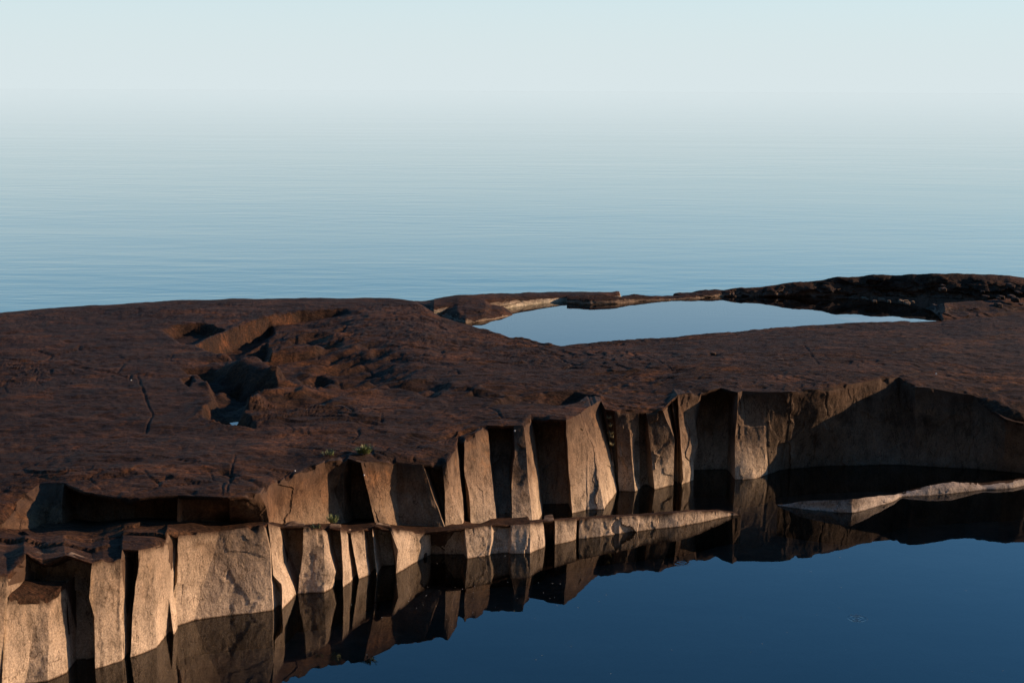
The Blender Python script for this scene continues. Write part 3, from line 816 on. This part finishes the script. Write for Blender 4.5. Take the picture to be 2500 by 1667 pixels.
# low block B standing in front of the recess, lower left corner
def block(name, front, backpts, ztop_extra, mats, parent):
    pass
Bc = [crease((18, 1460), [], (5, 1696), None, 0, .03), crease((96, 1459), [], (66, 1668), None, 0, .03), crease((120, 1453), [(122, 1500)], (120, 1660), None, 0, .03), crease((161, 1421), [(157, 1500), (163, 1560)], (164, 1641), None, 0, .03)]
stub = empty('rock_stump', tuple(Wz(100, 1655, 0)))
tag(stub, 'short broad rock column, lower than its neighbours, at the lower left corner of the cliff', 'rock')
column('front_face', Bc, [0, 0, 0], [M_LFACE], stub, .32, .42, None, cap=.035)
tt = np.concatenate([sample(np.array([Bc[i][0], Bc[i + 1][0]]), np.linspace(0, 1, 30)) for i in range(3)], 0)
rows = []
bkz = Bc[0][0][2]
bA, bB = Wz(52, 1421, bkz), Wz(161, 1419, Bc[3][0][2])
for v_ in np.linspace(0, 1, 40):
    q = tt * (1 - v_)
    tgt = bA + (bB - bA) * np.linspace(0, 1, len(tt))[:, None]
    rows.append(q + tgt * v_)
T_ = np.array(rows); T_[..., 2] += .012 * fbm(T_ / .12, 5, 3) * smooth(np.linspace(0, 1, 40)[:, None] / .1)
T_ = warp(T_)
T2 = np.concatenate([T_[:1] + np.array([0, .01, -.04]), T_, T_[-1:] + np.array([0, .02, -.3])], 0)
mesh_obj('stump_top', T2.reshape(-1, 3), grid_faces(*T2.shape[:2]), M_LEDGETOP, stub, True)


# ------------------------------------------------------------------ tide basin on top of the outcrop
BZ = .60
def densify(pts, step=12):
    out = []
    for a, b in zip(pts[:-1], pts[1:]):
        n = max(1, int(abs(b[0] - a[0]) / step))
        for i in range(n): out.append((a[0] + (b[0] - a[0]) * i / n, a[1] + (b[1] - a[1]) * i / n))
    return out + [pts[-1]]
near_ = [(1110, 800), (1171, 803), (1200, 809), (1245, 828), (1270, 826), (1310, 836), (1370, 849), (1400, 845), (1500, 834), (1700, 819), (1900, 801), (2100, 790), (2180, 788), (2310, 783)]
far_ = [(2320, 770), (2230, 745), (2100, 730), (1900, 720), (1771, 718), (1640, 724), (1500, 735), (1380, 733), (1280, 742), (1180, 765), (1110, 785)]
poly = [tuple(Wz(x, y, BZ)[:2]) for x, y in near_ + far_]
sheet('tide_basin_water', poly, BZ, M_TIDE)
# its bed
c_ = np.mean(poly, 0)
X, Y = np.meshgrid(np.linspace(c_[0] - 5, c_[0] + 5, 60), np.linspace(13.2, 18.0, 40))
P = np.stack([X, Y, .42 + .04 * fbm(np.stack([X, Y, X * 0], -1) / .8, 8, 3)], -1)
P = P[:, (X[0] > poly[0][0] - .4) & (X[0] < poly[13][0] + .3)]
dd = np.minimum(1, np.maximum(0, (P[..., 1] - 16.4) / .5)); P[..., 2] -= dd * .9
mesh_obj('basin_bed', P.reshape(-1, 3), grid_faces(*P.shape[:2]), M_BED, outcrop, True)

def ridge(name, top, bot, zb, depth, mat, parent, power=2.5, rough=.03, step=3.0, nv=44, seed=1, fall=1.0, ragged=3.0, facet_amp=.0, topdark=.72):
    """rock rim traced between its water line (at height zb) and its skyline; the back falls away behind"""
    x0, x1 = max(top[0][0], bot[0][0]), min(top[-1][0], bot[-1][0])
    xs = np.arange(x0, x1 + .1, step)
    yt = pl(top, xs); yb = np.maximum(pl(bot, xs), yt + .5)
    yt = yt + ragged * .5 * fbm(np.stack([xs / 30., xs * 0, xs * 0], -1), seed, 4)
    B = Wz(xs, yb, zb)
    kx = np.exp(-.5 * (np.arange(-15, 16) / 6.0) ** 2); kx /= kx.sum()
    dp = np.interp(xs, [q[0] for q in depth], [q[1] for q in depth])
    dp = np.convolve(np.pad(dp, 15, 'edge'), kx, 'valid')
    v = np.linspace(0, 1, nv)[:, None]
    Yi = yb[None] + (yt - yb)[None] * v
    D = B[:, 1][None] + dp[None] * v ** power
    G = Wd(np.broadcast_to(xs, Yi.shape), Yi, D)
    hh = np.clip((G[-1, :, 2] - zb) / .1, 0, 1)[None, :, None] * np.sin(np.pi * np.clip(v, 0, 1) ** .6)[..., None]
    nz = np.stack([fbm(G / np.array([.22, .22, .12]), seed + 3 * k, 4) for k in range(3)], -1)
    G = G + rough * 2.2 * nz * hh * np.array([.5, 1.3, .6])
    if facet_amp:      # angular blocks: offset in steps
        f_ = 1.4 * facets(G, (.34, .5, .12), seed + 40) + .7 * facets(G, (.12, .3, .06), seed + 44)
        G[..., 1] += facet_amp * f_ * hh[..., 0]
    G = warp(G)
    foot = G[:1] + np.array([0, -.02, -.25])
    n = G[-1:, :, :2] / np.linalg.norm(G[-1:, :, :2], axis=-1, keepdims=True)
    bks = []
    for r_, dz_ in ((.06, -.008), (.18, -.04), (.4, -.16), (.8, -.5), (1.3, -1.1)):
        q = G[-1:].copy(); q[..., :2] += n * r_ * fall; q[..., 2] += dz_
        bks.append(q)
    G = np.concatenate([foot, G] + bks, 0)
    ends = [[r * G.shape[1] for r in range(G.shape[0])], [r * G.shape[1] + G.shape[1] - 1 for r in range(G.shape[0])][::-1]]
    o = mesh_obj(name, G.reshape(-1, 3), grid_faces(*G.shape[:2]).tolist() + ends, [mat, M_TOP], parent, rad(40))
    nrm = np.zeros(len(o.data.polygons) * 3); o.data.polygons.foreach_get('normal', nrm)
    if topdark: o.data.polygons.foreach_set('material_index', (np.abs(nrm[2::3]) > topdark).astype(np.int32))
    return o

rim = empty('basin_rim', tuple(Wz(1300, 745, BZ)))
tag(rim, 'low rock rim with a pale inner face along the far left basin shore', 'rock rim')
ridge('rim_wall', [(1060, 731), (1080, 727), (1118, 722), (1189, 718), (1257, 716), (1359, 713), (1440, 712), (1490, 713), (1508, 710), (1514, 711), (1516, 722)],
      [(1060, 770), (1118, 766), (1236, 753), (1276, 747), (1325, 741), (1375, 736), (1440, 731), (1516, 727)], BZ, [(1060, .5), (1230, .4), (1400, .35), (1516, .2)], M_RIM, rim, 3.2, .006, seed=5, facet_amp=.010)
ridge('rim_mass', [(1008, 736), (1030, 735), (1065, 730), (1118, 725), (1185, 731), (1200, 744), (1228, 750), (1240, 757), (1252, 767)],
      [(1008, 738), (1050, 755), (1090, 776), (1119, 787), (1137, 790), (1173, 786), (1215, 778), (1252, 769)], BZ, [(1008, .2), (1120, 1.2), (1190, .8), (1240, .2)], M_RIM2, rim, 1.6, .030, seed=15, facet_amp=.018)
def rocklump(name, x0, x1, yt, yb, zb, parent, mat, depth=.3, seed=0, flat=.7):
    """one weathered block seen between photo columns x0..x1, standing at height zb"""
    a, b = Wz(x0, yb, zb), Wz(x1, yb, zb)
    c = (a + b) / 2; w_ = (b[0] - a[0]) / 2
    top = Wd((x0 + x1) / 2, yt, c[1] + depth * .4)
    h = max(.003, top[2] - zb)
    n = 26
    th, ph = np.meshgrid(np.linspace(0, 2 * np.pi, 2 * n, endpoint=False), np.linspace(0, np.pi, n), indexing='xy')
    e = .42
    sp_ = lambda q: np.sign(q) * np.abs(q) ** e
    X = sp_(np.cos(th)) * np.abs(np.sin(ph)) ** e * w_; Y = sp_(np.sin(th)) * np.abs(np.sin(ph)) ** e * depth / 2
    Z = sp_(np.cos(ph)) * h
    P = np.stack([X + c[0], Y + c[1] + depth / 2, Z + zb], -1)
    nz = np.stack([fbm(P / .09, seed + 5 * k, 4) for k in range(3)], -1)
    P = P + nz * (.6 if name == 'stone' else .28) * min(max(h, .02), w_, depth)
    nr, nc = P.shape[:2]
    i = np.arange(nr - 1)[:, None] * nc + np.arange(nc)[None]
    j = np.arange(nr - 1)[:, None] * nc + (np.arange(nc)[None] + 1) % nc
    F = np.stack([i, j, j + nc, i + nc], -1).reshape(-1, 4)[:, ::-1]
    o = mesh_obj(name, P.reshape(-1, 3), F, [mat, M_TOP], parent, rad(35))
    if name == 'rim_block':
        nrm = np.zeros(len(o.data.polygons) * 3); o.data.polygons.foreach_get('normal', nrm)
        o.data.polygons.foreach_set('material_index', (nrm[2::3] > .6).astype(np.int32))
    return o
BL = [(1384, 1440, 722, 743, 'dark boulder at the right end of the pale basin wall'), (1434, 1466, 727, 744, 'small brown block right of the dark boulder on the rim'),
      (1464, 1508, 727, 745, 'squarish block in the middle of the basin rim row'), (1519, 1584, 722, 738, 'longest rounded block in the basin rim row'),
      (1594, 1642, 725, 736, 'small low lump between two longer rim blocks'), (1644, 1720, 717, 731, 'flat block nearest the dark far ridge')]
for i, (x0, x1, yt, yb, lab) in enumerate(BL):
    o = rocklump('rim_block', x0, x1, yt, yb, BZ - .02, None, M_RIM, .22, 100 + 9 * i)
    tag(o, lab, 'rock', 'blocks along the far rim of the basin')
ridge('rim_sill', [(1385, 724), (1440, 724), (1510, 724), (1560, 722), (1620, 723), (1700, 715), (1775, 706)], [(1385, 741), (1440, 744), (1505, 742), (1560, 736), (1620, 733), (1700, 729), (1775, 723)], BZ, [(1385, .12), (1775, .12)], M_RIM2, rim, 2.2, .012, seed=33, facet_amp=.02, ragged=5)

far_ridge = empty('rock_ridge', tuple(Wz(2100, 735, BZ)))
tag(far_ridge, 'dark craggy rock ridge rising to the right behind the tide basin', 'rock ridge')
ridge('ridge_rock', [(1690, 713), (1768, 706), (1856, 699.5), (1955, 689), (2006, 684), (2040, 676), (2108, 672), (2210, 670.6), (2295, 665.5), (2380, 669), (2465, 674), (2500, 678), (2900, 690), (3400, 700)],
      [(1690, 720), (1771, 723), (1938, 724), (2074, 724), (2108, 724), (2180, 724.5), (2300, 729), (2500, 736), (2900, 740), (3400, 735)], BZ,
      [(1690, .06), (1938, .08), (2074, .07), (2200, .08), (2300, .12), (2400, .25), (3400, .5)], M_RIDGE, far_ridge, 3.5, .030, 2.5, 60, seed=55, fall=1.2, ragged=6, facet_amp=.040)
ridge('ridge_foot', [(2262, 749), (2285, 744), (2310, 740), (2400, 733), (2500, 727), (2900, 715), (3400, 705)], [(2262, 752), (2280, 761), (2295, 771), (2306, 782), (2400, 778), (2500, 771), (2900, 757), (3400, 744)], BZ,
      [(2262, .05), (2310, .60), (2500, 1.0), (3400, 1.0)], M_RIDGE, far_ridge, 1.15, .040, 2.5, 50, seed=75, fall=.6, ragged=5, facet_amp=.03)
rk = random.Random(4)
for i in range(11):
    x = rk.uniform(2085, 2230); yb_ = 730 + (x - 2085) * .06 + rk.uniform(-3, 7)
    rocklump('stone', x - rk.uniform(3, 8), x + rk.uniform(3, 8), yb_ - rk.uniform(1.5, 5), yb_, BZ - .01, far_ridge, M_RIM2, rk.uniform(.04, .10), 900 + i * 7)
for i in range(26):
    x = rk.uniform(2240, 2500); v_ = rk.random() ** 1.3
    yb_ = 773 - v_ * 75 + (x - 2300) * -.02
    if x < 2300 and yb_ > 752: continue
    wd = rk.uniform(3, 9); r = .60 + .21 * v_
    rocklump('stone', x - wd, x + wd, yb_ - wd * .75, yb_, r, far_ridge, M_RIDGE, rk.uniform(.05, .16), 300 + i * 7)

# ------------------------------------------------------------------ low spit at the right
spit = empty('rock_spit', tuple(Wz(2200, 1210, 0)))
tag(spit, 'thin low rock spit barely above the pool, lit pale at its bend, lower right', 'rock spit')
ridge('spit_rock', [(1898, 1233), (1950, 1225), (1996, 1221), (2091, 1217), (2180, 1206), (2205, 1199), (2228, 1193), (2270, 1183), (2327, 1175), (2394, 1177), (2442, 1172), (2500, 1167), (2900, 1140)],
      [(1898, 1234), (1964, 1244), (2040, 1251), (2080, 1252), (2123, 1242), (2184, 1223), (2203, 1213), (2267, 1210), (2346, 1202), (2397, 1196), (2442, 1194), (2474, 1192), (2500, 1185), (2900, 1165)], 0,
      [(1898, .006), (2075, .010), (2125, .05), (2200, .06), (2500, .10), (2900, .15)], M_SPIT, spit, 2.6, .008, 2.0, 22, seed=91, fall=.25, ragged=3, facet_amp=.010, topdark=.97)

# ------------------------------------------------------------------ puddle in the hollow
pz = .625
sheet('puddle', [tuple(Wz(x, y, pz)[:2]) for x, y in [(560, 1032), (572, 1042), (600, 1046), (622, 1044), (622, 1034), (600, 1029), (575, 1030)]], pz, M_TIDE)

# ------------------------------------------------------------------ small plants
def leafmat(name, a, b_):
    mt, t, b = newmat(name)
    pos = nd(t, 'ShaderNodeNewGeometry').outputs['Position']
    t.links.new(ramp(t, noise(t, pos, 30, 3), [(.35, a), (.65, b_)]), b.inputs['Base Color'])
    b.inputs['Roughness'].default_value = .6
    return mt
M_GREEN = leafmat('moss_green', (.05, .07, .015), (.17, .18, .045))
M_STRAW = leafmat('dry_grass', (.16, .13, .05), (.34, .29, .15))
def tuft(x, y, z, n, h, spread, mat, label, cat, seed, dirv=(0, 0, 1), dy=0.0):
    rr = random.Random(seed)
    c = Wz(x, y, z); c[1] += dy
    V = []; F = []
    for i in range(n):
        a = rr.uniform(0, 6.28); q = rr.random() ** .6
        bx, by = spread * .5 * q * math.cos(a), spread * .5 * q * math.sin(a)
        L_ = h * rr.uniform(.5, 1.1); lean = rr.uniform(.1, .8)
        tip = np.array([bx + math.cos(a) * L_ * lean, by + math.sin(a) * L_ * lean, L_ * (1 - lean * .4)])
        base = np.array([bx, by, 0.0]); w2 = h * .07
        s_ = np.array([-math.sin(a), math.cos(a), 0]) * w2
        mid = (base + tip) / 2 + np.array([0, 0, L_ * .12])
        k = len(V)
        V += [c + base - s_ * .5, c + base + s_ * .5, c + mid + s_, c + mid - s_, c + tip]
        F += [[k, k + 1, k + 2, k + 3], [k + 3, k + 2, k + 4]]
        for j in range(2):       # side leaflets
            f = rr.uniform(.3, .9); p0 = c + base + (tip - base) * f
            d = np.array([rr.uniform(-1, 1), rr.uniform(-1, 1), rr.uniform(.1, 1)]) * h * .22
            e_ = np.cross(d, [0, 0, 1]); e_ = e_ / (np.linalg.norm(e_) + 1e-6) * h * .05
            k = len(V); V += [p0, p0 + d * .5 + e_, p0 + d, p0 + d * .5 - e_]; F += [[k, k + 1, k + 2, k + 3]]
    o = mesh_obj('plant' if mat is M_GREEN else 'dry_grass', V, F, mat)
    return tag(o, label, cat)
tuft(803, 1110, .695, 46, .035, .07, M_GREEN, 'small dark green plant at the head of a joint, left of the brighter one', 'plant', 1)
tuft(879, 1106, .69, 40, .045, .04, M_GREEN, 'narrow upright green sprig just left of the largest tuft on the rim', 'plant', 2)
tuft(893, 1106, .69, 70, .062, .06, M_GREEN, 'largest yellow-green tuft growing on the rock rim above the cliff', 'plant', 3)
tuft(818, 1262, .42, 60, .05, .06, M_GREEN, 'green plant growing low in the joint of the orange rock face', 'plant', 4, dy=-.10)
tuft(774, 1281, .40, 30, .03, .05, M_GREEN, 'tiny green sprout at the foot of the orange rock face', 'plant', 5, dy=-.06)
for i in range(5):
    yy = 1022 + i * 15 + (i * 37 % 11)
    tt_ = (yy - 985) / 215
    o = tuft(1484 + i * 1.9 + 3, yy, .66 - .62 * (yy - 997) / 201, 16, .030, .03, M_STRAW, ['pale dry grass clump high in the joint right of the tallest column', 'pale dry grass clump lower in the joint right of the tallest column'][i > 2], 'dry grass', 20 + i)
    o['group'] = 'dry grass in the joint'

# ------------------------------------------------------------------ small loose things
M_SHELL, t, b = newmat('pale_pebble'); b.inputs['Base Color'].default_value = (.75, .70, .62, 1); b.inputs['Roughness'].default_value = .6
M_WOOD, t, b = newmat('floating_wood'); b.inputs['Base Color'].default_value = (.03, .035, .03, 1)
for x, y, z, lab in ((889, 1160, .6, 'tiny white pebble stuck in the shaded recess left of the plants'), (720, 1150, .67, 'pale pinkish chip on the rim of the orange face'),
                (1257, 1052, .66, 'tiny white speck high on a narrow dark column'), (320, 929, .705, 'white pebble near the crack on the slab at left'), (2286, 913, .70, 'tiny pale chip on the slab at far right')):
    p = Wz(x, y, z)
    rocklump_ = rocklump('pebble', x - 1.5, x + 1.5, y - 2, y, z, None, M_SHELL, .010, int(x))
    tag(rocklump_, lab, 'pebble')
def drift(x, y, z, w_, lab, mat, name, cat):
    o = rocklump(name, x - w_, x + w_, y - w_ * .28, y, z, None, mat, .25, int(x)); tag(o, lab, cat); return o
drift(1141, 663, -.02, 5.5, 'small dark piece of driftwood floating alone on the lake', M_WOOD, 'driftwood', 'driftwood')
drift(1367, 766, BZ - .005, 1.6, 'tiny white fleck floating on the tide basin', M_SHELL, 'floating_fleck', 'debris')
M_CRACK_LIP, t, b = newmat('crack_lip_brown'); b.inputs['Base Color'].default_value = (.20, .10, .05, 1)
def crack_lip(pts, z, r_, lab):  # thin raised lip laid along a crack groove in the slab
    P_ = [Wz(x, y, z) for x, y in pts]
    V = []; F = []
    for i, p in enumerate(P_):
        rr_ = r_ * (1 - .5 * i / len(P_))
        for k in range(6):
            a = k * math.pi / 3; V.append(p + np.array([0, math.cos(a) * rr_ * 1.5, math.sin(a) * rr_]))
    for i in range(len(P_) - 1):
        for k in range(6):
            a, b_ = i * 6 + k, i * 6 + (k + 1) % 6
            F.append([a, b_, b_ + 6, a + 6])
    F += [list(range(5, -1, -1)), [len(V) - 6 + k for k in range(6)]]
    return tag(mesh_obj('crack_lip', V, F, M_CRACK_LIP, None, rad(60)), lab, 'crack_lip', 'raised lips along the slab cracks')
crack_lip([(748, 1000), (758, 993), (775, 989), (795, 988), (815, 990), (835, 990), (846, 994), (858, 1003)], .703, .0045, 'longer curved raised lip of a crack in the slab above the plants')
crack_lip([(885, 998), (905, 995), (925, 996), (945, 994), (960, 996)], .703, .0035, 'shorter straight crack edge right of the longer one')

# ------------------------------------------------------------------ unseen stand-in hill for the shore behind the camera, added to deepen shadows
M_SHADE_HILL, t, b = newmat('shade_hill_dark'); b.inputs['Base Color'].default_value = (.035, .04, .022, 1); b.inputs['Roughness'].default_value = 1
nx, ny = 240, 50
X, Y = np.meshgrid(np.linspace(-260, 260, nx), np.linspace(-60, -3.2, ny))
Zb = -.4 + 30 * smooth((-3.5 - Y) / 28) + 2.0 * fbm(np.stack([X / 5, Y / 5, X * 0], -1), 2, 4) * smooth((-4 - Y) / 5)
mesh_obj('shade_hill', np.stack([X, Y, Zb], -1).reshape(-1, 3), grid_faces(ny, nx), M_SHADE_HILL, None, True)['kind'] = 'structure'

# specks of pollen and foam floating on the near pool, and bits of rock on the slab
rs = random.Random(9)
V = []; F = []
for i in range(75):
    if i < 50: x, y = rs.gauss(1150, 170), rs.gauss(1440, 40)
    else: x, y = rs.uniform(1300, 2480), rs.uniform(1330, 1650)
    p = Wz(x, y, .0025); r_ = rs.uniform(.0008, .0022); k = len(V); n_ = 5
    if p[1] > 9.0 and x < 1400: continue
    V += [p + np.array([math.cos(a) * r_ * rs.uniform(.6, 1.2), math.sin(a) * r_ * 1.6, 0]) for a in [2 * math.pi * q / n_ for q in range(n_)]]
    V.append(p + np.array([0, 0, .001])); F += [[k + q, k + (q + 1) % n_, k + n_] for q in range(n_)]
tag(mesh_obj('floating_specks', V, F, M_SHELL), kind='stuff')
for x, y, w_, lab in ((1905, 880, 9, 'thin rock flake lying alone on the slab above the tall dark gap'), (1953, 887, 6, 'smaller rock flake lying just right of the thin one'),
                      (1742, 864, 7, 'dark rock chip on the slab between basin and cliff'), (1034, 1363, 8, 'small broken stone at the waterline beside the pale ledge face')):
    zf = .70 if y < 1000 else .0
    o = rocklump('rock_flake', x - w_, x + w_, y - (4 if y < 1000 else 16), y, zf - .002, None, M_RIM2 if y < 1000 else M_LFACE, .05, int(x))
    tag(o, lab, 'rock')
